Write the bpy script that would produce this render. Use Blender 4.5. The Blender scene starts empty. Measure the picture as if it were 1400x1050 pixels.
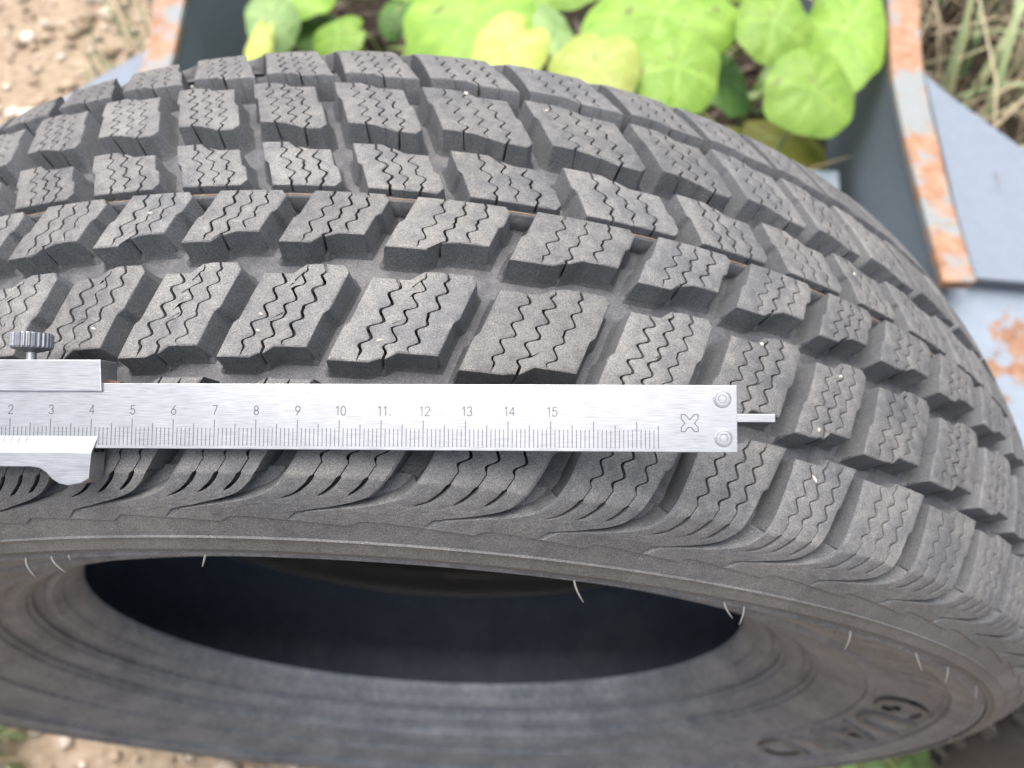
import bpy, bmesh, math, random
import numpy as np
from mathutils import Matrix, Vector
random.seed(7); rng = np.random.default_rng(11)
sc = bpy.context.scene
COL = sc.collection

# ------------------------------------------------------------------ camera
S = 0.97                      # tyre scale: survey millimetres -> scene (times 1/1000)
R0, KC = 345.365, 2.1704e-3   # tread radius at the centre line, crown (mm)
M = np.array([[0.99915678, 0.03512914, -0.0212525],
              [0.04105759, -0.85488517, 0.51719012],
              [0.0, -0.51762659, -0.85560663]])      # camera axes (right, down, forward) in world
CAM = np.array([0.06294315, -0.16314881, 0.50937493 + R0/1000]) * S
FPX = 1071.09                 # focal length in pixels of a 1400 px wide picture
cd = bpy.data.cameras.new('camera'); cam = bpy.data.objects.new('camera', cd); COL.objects.link(cam)
mw = Matrix.Identity(4)
for i in range(3):
    mw[i][0] = M[i, 0]; mw[i][1] = -M[i, 1]; mw[i][2] = -M[i, 2]; mw[i][3] = CAM[i]
cam.matrix_world = mw
cd.sensor_width = 36; cd.lens = 36*FPX/1400
cd.clip_start = 0.01; cd.clip_end = 400
cd.dof.use_dof = True; cd.dof.focus_distance = 0.196; cd.dof.aperture_fstop = 12.0
sc.camera = cam

# ------------------------------------------------------------------ light
world = bpy.data.worlds.new('World'); sc.world = world; world.use_nodes = True
wn = world.node_tree.nodes; wl = world.node_tree.links; wn.clear()
sky = wn.new('ShaderNodeTexSky'); sky.sky_type = 'NISHITA'; sky.sun_disc = False
SUN_EL, SUN_AZ = math.radians(80), math.radians(-35)    # azimuth from +Y towards +X
sky.sun_elevation = SUN_EL; sky.sun_rotation = SUN_AZ
sky.air_density = 1.0; sky.dust_density = 7.0; sky.ozone_density = 0.4
bg = wn.new('ShaderNodeBackground'); bg.inputs['Strength'].default_value = 0.15
wo = wn.new('ShaderNodeOutputWorld'); hs = wn.new('ShaderNodeHueSaturation'); hs.inputs['Saturation'].default_value = .62      # cloudy: a whiter sky
wl.new(sky.outputs[0], hs.inputs['Color']); wl.new(hs.outputs[0], bg.inputs['Color']); wl.new(bg.outputs[0], wo.inputs['Surface'])
sd = bpy.data.lights.new('sun', 'SUN'); sun = bpy.data.objects.new('sun', sd); COL.objects.link(sun)
sd.energy = 1.4; sd.angle = math.radians(60); sd.color = (1.0, 0.975, 0.95)
sv = Vector((math.cos(SUN_EL)*math.sin(SUN_AZ), math.cos(SUN_EL)*math.cos(SUN_AZ), math.sin(SUN_EL)))
sun.rotation_euler = sv.to_track_quat('Z', 'Y').to_euler(); sun.location = (0, 0, 3)
sc.view_settings.view_transform = 'Standard'; sc.view_settings.look = 'None'
sc.view_settings.exposure = 1.15; sc.view_settings.gamma = 1.0; sc.view_settings.use_curve_mapping = False

# ------------------------------------------------------------------ helpers
def ray(x, y):
    return M @ np.array([(x-700)/FPX, (y-525)/FPX, 1.0])
def at_h(x, y, h):            # where the line of sight through (x, y) meets height h
    d = ray(x, y); return Vector(CAM + d*(h-CAM[2])/d[2])
def on_tread(x, y):           # (u, w) in survey mm of a sighted point on the tread face
    d = ray(x, y)/S; c = CAM/S - np.array([0, 0, R0/1000])
    for t in np.arange(.1, .6, .0003):
        q = (c + t*d*S)*1000
        if math.hypot(q[0], q[2]) < R0 - KC*q[1]**2: break
    return math.atan2(q[0], q[2])*R0, q[1]
def mesh_obj(name, verts, faces, mat=None, parent=None, smooth=False, attr=None):
    me = bpy.data.meshes.new(name); me.from_pydata([tuple(v) for v in verts], [], faces); me.update()
    if mat: me.materials.append(mat)
    if smooth: me.shade_smooth()
    if attr is not None:
        a = me.attributes.new('wear', 'FLOAT', 'POINT'); a.data.foreach_set('value', np.asarray(attr, np.float32))
    o = bpy.data.objects.new(name, me); COL.objects.link(o)
    if parent is not None: o.parent = parent
    return o
def empty(name, loc=(0, 0, 0)):
    o = bpy.data.objects.new(name, None); COL.objects.link(o); o.location = loc; o.empty_display_size = .05; return o
def tag(o, label, cat, group=None):
    o['label'] = label; o['category'] = cat
    if group: o['group'] = group
    return o
def bm_obj(name, bm, mat, parent=None, smooth=False):
    me = bpy.data.meshes.new(name); bm.to_mesh(me); bm.free()
    if mat: me.materials.append(mat)
    if smooth: me.shade_smooth()
    o = bpy.data.objects.new(name, me); COL.objects.link(o)
    if parent is not None: o.parent = parent
    return o
def prism(pts, z0, z1, bevel=0.0, xf=None):
    """extruded outline (list of xy) as bmesh, optional edge bevel"""
    bm = bmesh.new()
    vs = [bm.verts.new((p[0], p[1], z0)) for p in pts]
    f = bm.faces.new(vs)
    r = bmesh.ops.extrude_face_region(bm, geom=[f])
    for v in r['geom']:
        if isinstance(v, bmesh.types.BMVert): v.co.z = z1
    bmesh.ops.recalc_face_normals(bm, faces=bm.faces[:])
    if bevel: bmesh.ops.bevel(bm, geom=bm.edges[:], offset=bevel, segments=2, affect='EDGES', profile=.6)
    if xf is not None: bm.transform(xf)
    return bm
def tube(path, rad, n=8):
    path = [Vector(p) for p in path]; V = []; F = []
    for i, p in enumerate(path):
        d = (path[min(i+1, len(path)-1)] - path[max(i-1, 0)]).normalized()
        a = d.cross(Vector((.3, .5, .81))).normalized(); b = d.cross(a)
        r = rad[i] if hasattr(rad, '__len__') else rad
        for k in range(n):
            t = 2*math.pi*k/n; V.append(p + r*(math.cos(t)*a + math.sin(t)*b))
    for i in range(len(path)-1):
        for k in range(n): F.append((i*n+k, i*n+(k+1) % n, (i+1)*n+(k+1) % n, (i+1)*n+k))
    F.append(tuple(range(n))[::-1]); F.append(tuple((len(path)-1)*n+k for k in range(n)))
    return V, F

# ------------------------------------------------------------------ materials
class NT:
    def __init__(s, name):
        s.m = bpy.data.materials.new(name); s.m.use_nodes = True
        s.t = s.m.node_tree; s.b = s.t.nodes['Principled BSDF']; s.tc = s.t.nodes.new('ShaderNodeTexCoord')
    def n(s, typ, **kw):
        x = s.t.nodes.new(typ)
        for k, v in kw.items():
            if k in x.inputs.keys() if not k.startswith('_') else False: x.inputs[k].default_value = v
            else: setattr(x, k.lstrip('_'), v)
        return x
    def l(s, a, b): s.t.links.new(a, b)
    def noise(s, scale, detail=3, rough=.55, vec=None, dist=0):
        x = s.n('ShaderNodeTexNoise'); x.inputs['Scale'].default_value = scale; x.inputs['Detail'].default_value = detail
        x.inputs['Roughness'].default_value = rough; x.inputs['Distortion'].default_value = dist
        s.l(vec or s.tc.outputs['Object'], x.inputs['Vector']); return x.outputs['Fac']
    def vor(s, scale, feat='F1', vec=None):
        x = s.n('ShaderNodeTexVoronoi'); x.feature = feat; x.inputs['Scale'].default_value = scale
        s.l(vec or s.tc.outputs['Object'], x.inputs['Vector']); return x
    def ramp(s, fac, stops):
        x = s.n('ShaderNodeValToRGB'); e = x.color_ramp.elements
        while len(e) < len(stops): e.new(.5)
        for i, (p, c) in enumerate(stops):
            e[i].position = p; e[i].color = (*c, 1) if hasattr(c, '__len__') else (c, c, c, 1)
        s.l(fac, x.inputs['Fac']); return x.outputs['Color']
    def mix(s, fac, a, b, mode='MIX'):
        x = s.n('ShaderNodeMix'); x.data_type = 'RGBA'; x.blend_type = mode
        for sock, v in ((x.inputs[0], fac), (x.inputs[6], a), (x.inputs[7], b)):
            if isinstance(v, (int, float)): sock.default_value = v if sock == x.inputs[0] else (v, v, v, 1)
            elif isinstance(v, tuple): sock.default_value = (*v, 1)
            else: s.l(v, sock)
        return x.outputs[2]
    def math(s, op, a, b=0.0):
        x = s.n('ShaderNodeMath'); x.operation = op
        for sock, v in ((x.inputs[0], a), (x.inputs[1], b)):
            if isinstance(v, (int, float)): sock.default_value = v
            else: s.l(v, sock)
        return x.outputs[0]
    def bump(s, h, strength, dist):
        x = s.n('ShaderNodeBump'); x.inputs['Strength'].default_value = strength; x.inputs['Distance'].default_value = dist
        s.l(h, x.inputs['Height']); s.l(x.outputs[0], s.b.inputs['Normal'])
    def set(s, **kw):
        for k, v in kw.items():
            i = s.b.inputs[k.replace('_', ' ')]
            if isinstance(v, tuple): i.default_value = (*v, 1)
            elif isinstance(v, (int, float)): i.default_value = v
            else: s.l(v, i)
        return s

def rubber(name, dark, dust, amount, speck, rough=.62, use_wear=False):
    k = NT(name)
    big = k.noise(38, 4, .6); mid = k.noise(260, 4, .6); fine = k.noise(2600, 2, .6)
    d = k.math('ADD', k.math('MULTIPLY', big, .5), k.math('MULTIPLY', mid, .5))
    d = k.ramp(d, [(.40, 0.0), (.62, 1.0)])
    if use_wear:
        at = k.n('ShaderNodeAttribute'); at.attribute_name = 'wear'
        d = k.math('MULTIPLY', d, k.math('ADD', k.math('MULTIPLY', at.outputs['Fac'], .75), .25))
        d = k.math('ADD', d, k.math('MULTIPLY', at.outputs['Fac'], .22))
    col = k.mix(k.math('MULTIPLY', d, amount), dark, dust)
    oi = k.n('ShaderNodeObjectInfo'); col = k.mix(1.0, col, k.ramp(oi.outputs['Random'], [(0, .86), (1, 1.12)]), 'MULTIPLY')
    st = k.ramp(k.noise(13, 4, .65), [(.57, 0.0), (.75, .26)]); col = k.mix(k.math('MULTIPLY', st, d), col, (.17, .145, .115))      # brown dust stains
    g = k.ramp(fine, [(.35, .62), (.7, 1.38)])
    col = k.mix(1.0, col, g, 'MULTIPLY')
    v = k.vor(1500); sp = k.ramp(v.outputs['Distance'], [(.10, 1.0), (.24, 0.0)])
    sel = k.ramp(k.noise(420, 2), [(.47, 0.0), (.62, 1.0)])
    col = k.mix(k.math('MULTIPLY', k.math('MULTIPLY', sp, sel), speck), col, (.34, .33, .31))
    k.set(Base_Color=col, Roughness=k.math('ADD', k.math('MULTIPLY', mid, .25), rough-.1), Specular_IOR_Level=.42)
    h = k.math('ADD', k.math('MULTIPLY', fine, .6), k.math('MULTIPLY', mid, 1.2))
    k.bump(h, .55, .00028)
    return k.m
M_TREAD = rubber('tread_rubber', (.074, .078, .084), (.160, .159, .154), .85, .6, use_wear=True)
M_SIDE = rubber('sidewall_rubber', (.084, .095, .112), (.200, .210, .222), .8, .35)
M_FLOOR = rubber('groove_rubber', (.050, .053, .060), (.128, .130, .134), .7, .3)  # darker than the tread: groove shade is put into the colour
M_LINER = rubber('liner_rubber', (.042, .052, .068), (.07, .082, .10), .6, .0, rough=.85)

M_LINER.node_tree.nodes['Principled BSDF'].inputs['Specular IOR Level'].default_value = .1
def plain(name, col, rough=.6, metal=0.0, spec=.5, var=.12, scale=200, bump=0.0):
    k = NT(name); n = k.noise(scale, 4)
    c = k.mix(1.0, tuple(col), k.ramp(n, [(.3, 1-var), (.7, 1+var)]), 'MULTIPLY')
    k.set(Base_Color=c, Roughness=rough, Metallic=metal, Specular_IOR_Level=spec)
    if bump: k.bump(n, .5, bump)
    return k.m
M_STRIPE = plain('orange_marking', (.30, .20, .12), .7)
M_SPEW = plain('spew_rubber', (.16, .16, .155), .5)
M_STONE = plain('pale_stone', (.46, .43, .38), .8, scale=900)

# ------------------------------------------------------------------ tyre: profile
def tr(v):    # radius of the tread face
    return R0 - KC*v*v
_pp = [(v, tr(v)) for v in np.arange(0, 81, 4)] + [(83.4, 329.9), (86.6, 326.2), (89.3, 322.0), (91.6, 317.5), (93.4, 313.6), (94.5, 311.3), (95.6, 308.3), (96.3, 305.4), (96.5, 304.0), (96.1, 302.9), (95.0, 302.2), (92.0, 301.6)]
_pp = np.array(_pp)
_v = np.array([p[0] if p[0] <= 83 else 0 for p in _pp])
for i in range(len(_pp)):
    if _v[i] == 0 and i > 0: _v[i] = _v[i-1] + math.hypot(*(_pp[i]-_pp[i-1]))
def prof(v):
    """point and outward normal at arc position v (mm from the centre line, near side, w counted outwards)"""
    e = .6
    f = lambda q: (np.interp(q, _v, _pp[:, 0]), np.interp(q, _v, _pp[:, 1]))
    w, r = f(v); a = f(max(v-e, 0)); b = f(v+e)
    tw, t_r = b[0]-a[0], b[1]-a[1]; L = math.hypot(tw, t_r)
    return w, r, -t_r/L, tw/L
_cache = {}
def bulge(th, w):      # the sidewalls of the standing tyre bulge a little towards the ground
    w = abs(w); return 4.6*(.5-.5*math.cos(th))*sstep(50, 88, w)
def sstep(a, b, x):
    t = min(1, max(0, (x-a)/(b-a))); return t*t*(3-2*t)
def tyre_pt(u, v, z, side):
    """survey coordinates -> scene metres; side -1 near the camera, +1 far"""
    kk = round(v, 2)
    if kk not in _cache: _cache[kk] = prof(kk)
    w, r, nw, nr = _cache[kk]
    w, r = w + z*nw, r + z*nr
    th = u/R0; w += bulge(th, w)
    return (S*r*math.sin(th)/1000, side*S*w/1000, S*(R0 + r*math.cos(th))/1000)
def sstep(a, b, x):
    t = min(1, max(0, (x-a)/(b-a))); return t*t*(3-2*t)
DEPTH = 9.0

tyre = tag(empty('tyre'), 'large worn winter tyre with zigzag siped tread blocks, filling most of the picture', 'tyre')

# pitch table: left inner corner of each central block (C row), surveyed, then filled round the tyre
UC = [-113.2, -84.6, -55.8, -28.5, -0.6, 29.1, 64.1, 102.1, 134.6, 166.3, 194.0, 227.0, 260.0]
CIRC = 2*math.pi*R0
rest = CIRC - (UC[-1]-UC[0]); k = round(rest/30.7)
steps = np.array([random.choice((27.6, 29.0, 31.5, 34.5)) for _ in range(k)]); steps *= rest/steps.sum()
for s in steps[:-1]: UC.append(UC[-1]+s)
NP = len(UC); UC.append(UC[0]+CIRC)

def zig(v, v0, v1, period, amp):
    """wavy sipe offset with straight ends"""
    a = sstep(v0+1.2, v0+2.4, v)*(1-sstep(v1-3.2, v1-2.0, v))
    x = ((v-v0)/period) % 1.0
    t = (x/.30 if x < .30 else 1-(x-.30)/.70)*2-1
    return -amp*a*(math.sin(t*1.45)/math.sin(1.45))

def build_block(kind, u0, P, side, jit):
    """one tread block as a structured sheet: columns follow the wavy sipes, rows run across the tread"""
    J = random.Random(jit)
    gap = {'C': 7.0, 'B': 6.6}[kind]
    sip = [.27, .5, .735] if kind == 'B' else [.30, .52, .75]
    sip = [s + J.uniform(-.012, .012) for s in sip]
    gapw = [J.uniform(.5, .92) for _ in sip]
    wid = P-gap
    vm = {'C': 1.2, 'B': 30.0}[kind]; us = {'C': 0.0, 'B': -9.4}[kind]
    def vin(s):
        return (1.0 if side < 0 else .8) if kind == 'C' else 30.0 - 3.3*(sstep(.42, .53, s) if side < 0 else sstep(.2, .8, s))
    def vout(s):
        return (20.0 - 3.4*sstep(.47, .56, s)) if kind == 'C' else (54.7 - 3.1*sstep(.47, .56, s))
    jogc = .52 if kind == 'C' else .58
    VI, VO = (1.2, 20.0) if kind == 'C' else (28.0, 54.0)
    period, amp = (5.0, 1.2) if kind == 'C' else (5.1, 1.35)
    amps = [amp*J.uniform(.85, 1.1) for _ in sip]; phs = [J.uniform(-.04, .04) for _ in sip]
    # columns: (s, offset, type)  types: e0 wall foot, e1 shoulder, t top, b sipe floor
    cols = [(0, -2.3, 'foot', 0), (0, -.85, 'wall', 0), (0, 0, 'edge', 0), (0, .22, 'edge2', 0), (0, .75, 'top', 0), (sip[0]*.5, 0, 'top', 0)]
    for i, s in enumerate(sip):
        g = gapw[i]
        cols += [(s, (-1, .28), 'top', i), (s, (-1, 0), 'lip', i), (s, (-1, 0), 'floor', i), (s, (1, 0), 'floor', i), (s, (1, 0), 'lip', i), (s, (1, .28), 'top', i)]
        nx = sip[i+1] if i < 2 else 1.0
        cols += [((s+nx)/2, 0, 'top', 0)]
    cols += [(1, -.75, 'top', 0), (1, -.22, 'edge2', 0), (1, 0, 'edge', 0), (1, .85, 'wall', 0), (1, 2.3, 'foot', 0)]
    nr = 46 if kind == 'B' else 34
    ts = np.linspace(0, 1, nr)
    rowsd = [(0, -1.7 if kind == 'B' else -.45, 'foot'), (0, -.6 if kind == 'B' else -.3, 'wall'), (0, 0, 'edge'), (0, .18, 'edge2')] + [(t, .6 if i == 0 else (-.6 if i == nr-1 else 0), 'top') for i, t in enumerate(ts)] + [(1, -.18, 'edge2'), (1, 0, 'edge'), (1, .8, 'wall'), (1, 2.2, 'foot')]
    deep_in, deep_out = [0, 2], ([1] if side < 0 else [0, 1])
    V = []; W = []
    nz = [J.uniform(-.22, .22) for _ in range(4)]
    for (t, dv, rt) in rowsd:
        for (s, du, ct, si) in cols:
            sb = min(max(s, 0), 1)
            v = vin(sb)*(1-t) + vout(sb)*t + dv
            lean = us - (v-vm)*.333
            jog = -1.1*sstep(jogc-.035, jogc+.035, t)
            uL = u0 + lean + jog; uR = uL + wid
            ch = 2.4*max(0, 1-(v-vin(1))/2.4) if v > vin(1)-2 else 2.4      # cut inner right corner
            uR -= ch
            ww = 0.0
            if ct in ('lip', 'floor') or (ct == 'top' and .12 < s < .9): ww = zig(v+phs[si]*period, VI, VO, period, amps[si])*(1.0 if ct != 'top' or isinstance(du, tuple) else .9)
            end_in, end_out = sstep(3.5, 1.2, 99) if False else (v-vin(sb)), (vout(sb)-v)
            g = gapw[si]*.5
            if ct != 'top' or isinstance(du, tuple):
                if (si in deep_in and end_in < 3.2) or (si in deep_out and end_out < 3.2): g = max(g, .42)
                if si not in deep_in and end_in < 2.2: g *= max(.12, end_in/2.2)
                if si not in deep_out and end_out < 2.6: g *= max(.12, end_out/2.6)
            off = du if not isinstance(du, tuple) else du[0]*(g+du[1])
            u = uL + (uR-uL)*s + off + ww
            z = nz[0]*.0
            if rt == 'foot' or ct == 'foot': z = -DEPTH-.15
            elif rt == 'wall' or ct == 'wall': z = -DEPTH+1.7
            elif ct == 'floor':
                dep = 4.2
                if (si in deep_in and end_in < 6) or (si in deep_out and end_out < 6): dep = 6.8
                elif end_in < 2.2 or end_out < 2.6: dep = 1.2
                z = -dep
            elif ct == 'lip': z = -.10
            elif rt == 'edge' or ct == 'edge': z = -.55
            elif rt == 'edge2' or ct == 'edge2': z = -.17
            else:
                z = .10*math.sin(u*.9+jit)*math.sin(v*.7+jit*2)
            V.append(tyre_pt(u, v, z, side))
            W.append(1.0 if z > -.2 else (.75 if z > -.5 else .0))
    nc = len(cols); F = []
    for r in range(len(rowsd)-1):
        for c in range(nc-1):
            q = (r*nc+c, r*nc+c+1, (r+1)*nc+c+1, (r+1)*nc+c)
            F.append(q if side < 0 else q[::-1])
    return V, F, W

_Hv = [55, 63.3, 71.3, 78.0, 82.0, 86.0, 89.2, 91.3, 93.2, 94.8, 96.0, 130]
_Hu = [3.6, 0, -3.3, -6.2, -8.3, -10.8, -14.4, -19.8, -28.6, -38.6, -40.0, -40.0]
_hx = np.linspace(55, 130, 751); _h0 = np.interp(_hx, _Hv, _Hu)
_h0 = np.convolve(np.pad(_h0, 8, 'edge'), np.ones(17)/17, 'valid')
def hook(v): return float(np.interp(v, _hx, _h0))
def build_shoulder(u0, P, side, jit):
    """shoulder block with its half grooves, slots and the saw-tooth edge below"""
    J = random.Random(jit)
    us = -21.2                                # groove centre at v = 63.3 left of this block
    sip = [.33 + J.uniform(-.01, .01), .53 + J.uniform(-.01, .01), .73 + J.uniform(-.01, .01)]
    gapw = [J.uniform(.55, .95) for _ in sip]
    vend = [90.3, 89.5, 88.5]
    cols = [(0, 0, 'gc', 0), (0, .76, 'gf', 0), (0, 1.0, 'ge', 0), (0, 1.28, 'gt', 0), (.16, 0, 'top', 0), (.24, 0, 'top', 0)]
    for i, s in enumerate(sip):
        cols += [(s, (-1, .28), 'top', i), (s, (-1, 0), 'lip', i), (s, (-1, 0), 'floor', i), (s, (1, 0), 'floor', i), (s, (1, 0), 'lip', i), (s, (1, .28), 'top', i)]
        if i < 2: cols += [((s+sip[i+1])/2, 0, 'top', 0)]
    cols += [(.80, 0, 'top', 0), (.87, 0, 'top', 0), (1, -1.28, 'gt', 0), (1, -1.0, 'ge', 0), (1, -.76, 'gf', 0), (1, 0, 'gc', 0)]
    rowsd = [(0, -1.3, 'foot'), (0, 0, 'edge')] + [(v, 0, 'top') for v in np.arange(.4, 34.0, .62)] + [(34.6, 0, 'top')] + [(0, 0, 'saw0'), (0, .3, 'saw1'), (0, 1.5, 'saw1'), (103.0, 0, 'abs'), (104.2, 0, 'abs'), (104.6, 0, 'crest'), (105.0, 0, 'abs'), (107.2, 0, 'abs'), (109.6, 0, 'abs'), (110.6, 0, 'abs'), (111.6, 0, 'abs'), (113.0, 0, 'abs')]
    V = []; W = []
    sawp = [0.0, .07]
    for (t, dv, rt) in rowsd:
        for (s, du, ct, si) in cols:
            sb = min(max(s, 0), 1)
            vi = 62.0 - 2.2*sstep(.44, .52, sb)
            if rt in ('saw0', 'saw1'):
                x = (sb + .55) % 1.0
                v = 98.6 - 2.3*(sstep(0, .10, x) - x*1.0 if x < .10 else (1-(x-.10)/.9)*.9) + dv
            elif rt in ('abs', 'crest'): v = t
            else:
                a = vi + t; b = 60 + t
                v = b + (vi-60)*max(0, 1-t/20) + dv
            tip = sstep(95.2, 92.6, v) if False else 1-sstep(92.4, 95.3, v)
            gw = np.interp(v, [60, 66, 80, 86, 92, 95.3], [2.4, 3.1, 3.9, 3.8, 3.0, .9])
            gd = float(np.interp(v, [60, 78, 84, 88, 91, 93.5, 95.3], [9.0, 8.8, 7.0, 5.0, 3.6, 2.4, 0]))
            C0 = u0 + us + hook(v)
            end = vend[si]-v
            g = gapw[si]*.5
            if v > 79: g = gapw[si]*.5*.4
            if v > 83.6: g = .68
            if v > vend[si]: g = .05
            if si != 1 and (v-vi) < 2: g *= max(.15, (v-vi)/2)
            ww = zig(v, 61, 83, 5.2, 1.2) if (ct in ('lip', 'floor') or (ct == 'top' and .2 < s < .85)) else 0
            if ct[0] == 'g': off = du*gw*(1 if s == 0 else .68+.32*sstep(72.2, 73.2, v))
            elif isinstance(du, tuple): off = du[0]*(g+du[1])
            else: off = 0
            u = C0 + P*s + off + ww
            if rt == 'foot': z = -DEPTH-.25
            elif ct in ('gc', 'gf'): z = -gd if v < 95.3 else 0
            elif ct == 'floor':
                z = -4.0 if v < 79 else (-1.8 if v < 83.6 else -3.4)
                if v > vend[si]: z = 0
            elif ct == 'lip': z = -.08 if v < vend[si] else 0
            elif rt == 'edge': z = -.42
            elif ct == 'ge': z = -.4*tip - .10*(1-tip) if v < 95.3 else 0
            else: z = .08*math.sin(u*.8+jit)*math.sin(v*.6+jit)
            if ct in ('gc', 'gf') and rt == 'edge': z = -DEPTH
            if rt == 'saw0': z = 0
            elif rt == 'saw1': z = -.42
            elif rt == 'abs': z = -.36 if v < 104.4 else (-.12 if v < 110 else -1.2)
            elif rt == 'crest': z = .16
            V.append(tyre_pt(u, v, z, side))
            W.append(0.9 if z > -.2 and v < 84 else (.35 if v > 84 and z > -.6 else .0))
    nc = len(cols); F = []
    for r in range(len(rowsd)-1):
        for c in range(nc-1):
            q = (r*nc+c, r*nc+c+1, (r+1)*nc+c+1, (r+1)*nc+c)
            F.append(q if side < 0 else q[::-1])
    return V, F, W

hidV, hidF, hidW = [], [], []
for i in range(NP):
    P = UC[i+1]-UC[i]
    um = UC[i] if UC[i] < CIRC/2 else UC[i]-CIRC
    shown = -330 < um < 560
    for kind, side, off in (('A', -1, 0), ('B', -1, 0), ('C', -1, 0), ('C', 1, 15.0), ('B', 1, 14.0), ('A', 1, 15.5)):
        u0 = UC[i]+off
        if kind == 'A': V, F, W = build_shoulder(u0, P, side, i*7+side)
        else: V, F, W = build_block(kind, u0, P, side, i*5+side*2+(kind == 'B'))
        if shown:
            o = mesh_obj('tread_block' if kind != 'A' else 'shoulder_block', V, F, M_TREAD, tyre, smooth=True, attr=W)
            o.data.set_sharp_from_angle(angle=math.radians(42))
        else:
            b = len(hidV); hidV += V; hidW += W; hidF += [tuple(q+b for q in f) for f in F]
o = mesh_obj('far_tread', hidV, hidF, M_TREAD, tyre, attr=hidW); o['kind'] = 'stuff'

# casing: groove floor, sidewalls, beads and liner as one turned shell
RINGS = [(296.2, 5.0, 1.7), (273.5, 14.5, -1.0), (258.6, 1.8, 1.4), (236.5, 2.4, 1.5), (229.5, 1.8, -1.8), (222.0, 2.6, 1.2), (214.6, 2.2, -2.6), (208.0, 2.4, .8)]
def ring(r):      # moulded rings round the sidewall: centre radius, half width, height
    return sum(h*(1-sstep(hw-.45, hw+.45, abs(r-c))) for c, hw, h in RINGS)
def side_profile(far=False):
    pts = [(0, R0-DEPTH)]
    for v in (10, 25, 40, 55, 66, 74): pts.append((v, tr(v)-DEPTH))
    pts += [(80, 323.5), (86, 316), (90, 310.5), (93.0, 305.5), (94.6, 304.2), (94.9, 303.2), (94.5, 302.4)]
    if far: bw = [(94.2, 302), (84, 295), (66, 275), (54, 250), (46, 225), (40, 205), (38.2, 199.5)]
    else: bw = [(94.2, 302), (91.6, 297), (89.8, 291), (87.6, 284), (83.6, 271), (80.4, 261), (73.5, 243), (64.0, 226), (52.6, 209.5), (44.0, 201), (40.5, 198.8)]
    for r in np.arange(301.6, 199.0, -.4):
        w = np.interp(-r, [-b[1] for b in bw], [b[0] for b in bw]); pts.append((w + ring(r)*.85, r - ring(r)*.45))
    pts += [(38.6, 198.2), (37.2, 198.3)]
    return pts
LINER = [(36.6, 200.2), (38.5, 205), (50, 219), (66, 241), (75, 265), (80, 287), (79, 307), (66, 319), (40, 326), (0, 328.5)]
LINER_FAR = [(36.6, 200.2), (37.6, 206), (42, 224), (49, 248), (60, 272), (76, 292), (79, 305), (66, 319), (40, 326), (0, 328.5)]
NS = 320
def revolve(profile, name, mat, flip=False):
    V = []; F = []; n = len(profile)
    for k in range(NS):
        th = 2*math.pi*k/NS
        for (w, r) in profile: V.append((S*r*math.sin(th)/1000, S*(w + math.copysign(bulge(th, w), w))/1000, S*(R0+r*math.cos(th))/1000))
    for k in range(NS):
        k2 = (k+1) % NS
        for j in range(n-1):
            q = (k*n+j, k*n+j+1, k2*n+j+1, k2*n+j); F.append(q[::-1] if flip else q)
    o = mesh_obj(name, V, F, mat, tyre, smooth=True)
    return o
sp = side_profile()
def resample(p, keep=True):
    return p
near = [(-w, r) for w, r in sp]
i0 = next(i for i, q in enumerate(sp) if q[1] < 304)
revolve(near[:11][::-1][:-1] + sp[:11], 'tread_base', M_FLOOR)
revolve(near[10:], 'sidewall', M_SIDE, True)
o = revolve(side_profile(True)[10:], 'sidewall', rubber('shaded_rubber', (.012, .012, .013), (.02, .02, .02), .5, 0.0)); o['label'] = 'far sidewall of the tyre, turned away'  # near-black tone stands in for the shade on the far side
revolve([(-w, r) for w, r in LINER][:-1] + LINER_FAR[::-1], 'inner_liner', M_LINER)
# orange marking line round the centre groove
V = []; F = []
for k in range(NS):
    th = 2*math.pi*k/NS
    for w in (-.26, -.02): V.append((S*(R0-DEPTH+.12+6.2)*math.sin(th)/1000, S*(w)/1000, S*(R0+(R0-DEPTH+.12+6.2)*math.cos(th))/1000))
for k in range(NS):
    k2 = (k+1) % NS; F.append((2*k, 2*k+1, 2*k2+1, 2*k2))
mesh_obj('centre_stripe', V, F, M_STRIPE, tyre)
# a low tie rib in the centre groove carries the stripe
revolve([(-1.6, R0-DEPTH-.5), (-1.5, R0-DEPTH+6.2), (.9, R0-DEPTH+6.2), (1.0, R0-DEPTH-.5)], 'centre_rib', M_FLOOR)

# moulding hairs on the near rib
for (x, y, L, bx) in [(37, 757, 26, .5), (72, 758, 20, .9), (94, 761, 6, .2), (281, 757, 16, -.3), (785, 788, 28, .5), (990, 830, 20, .7), (1017, 826, 24, -.2), (1162, 858, 26, -.25), (1254, 902, 26, .6), (1293, 900, 25, -.1), (1322, 937, 18, .2), (1298, 1000, 10, .2)]:
    d = ray(x, y)
    best = None
    for t in np.arange(.12, .5, .0004):
        q = (CAM + t*d)/S*1000; q[2] -= R0
        r = math.hypot(q[0], q[2]); e = abs(-q[1]-96.0) + abs(r-303.8)
        if best is None or e < best[0]: best = (e, math.atan2(q[0], q[2]), t)
    th = best[1]; Z = best[2]
    root = Vector((S*.3038*math.sin(th), -S*.0957, S*(R0/1000+.3038*math.cos(th))))
    Lm = L/FPX*Z*1.15
    path = [root + Vector((math.cos(th)*bx*Lm*f*f*.9, -Lm*f*.8, -Lm*.62*f*f)) for f in (0, .2, .4, .6, .8, 1.0)]
    V, F = tube(path, [.00038, .00034, .00031, .00028, .00026, .00022], 6)
    mesh_obj('moulding_hair', V, F, M_SPEW, tyre, smooth=True)

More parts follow.
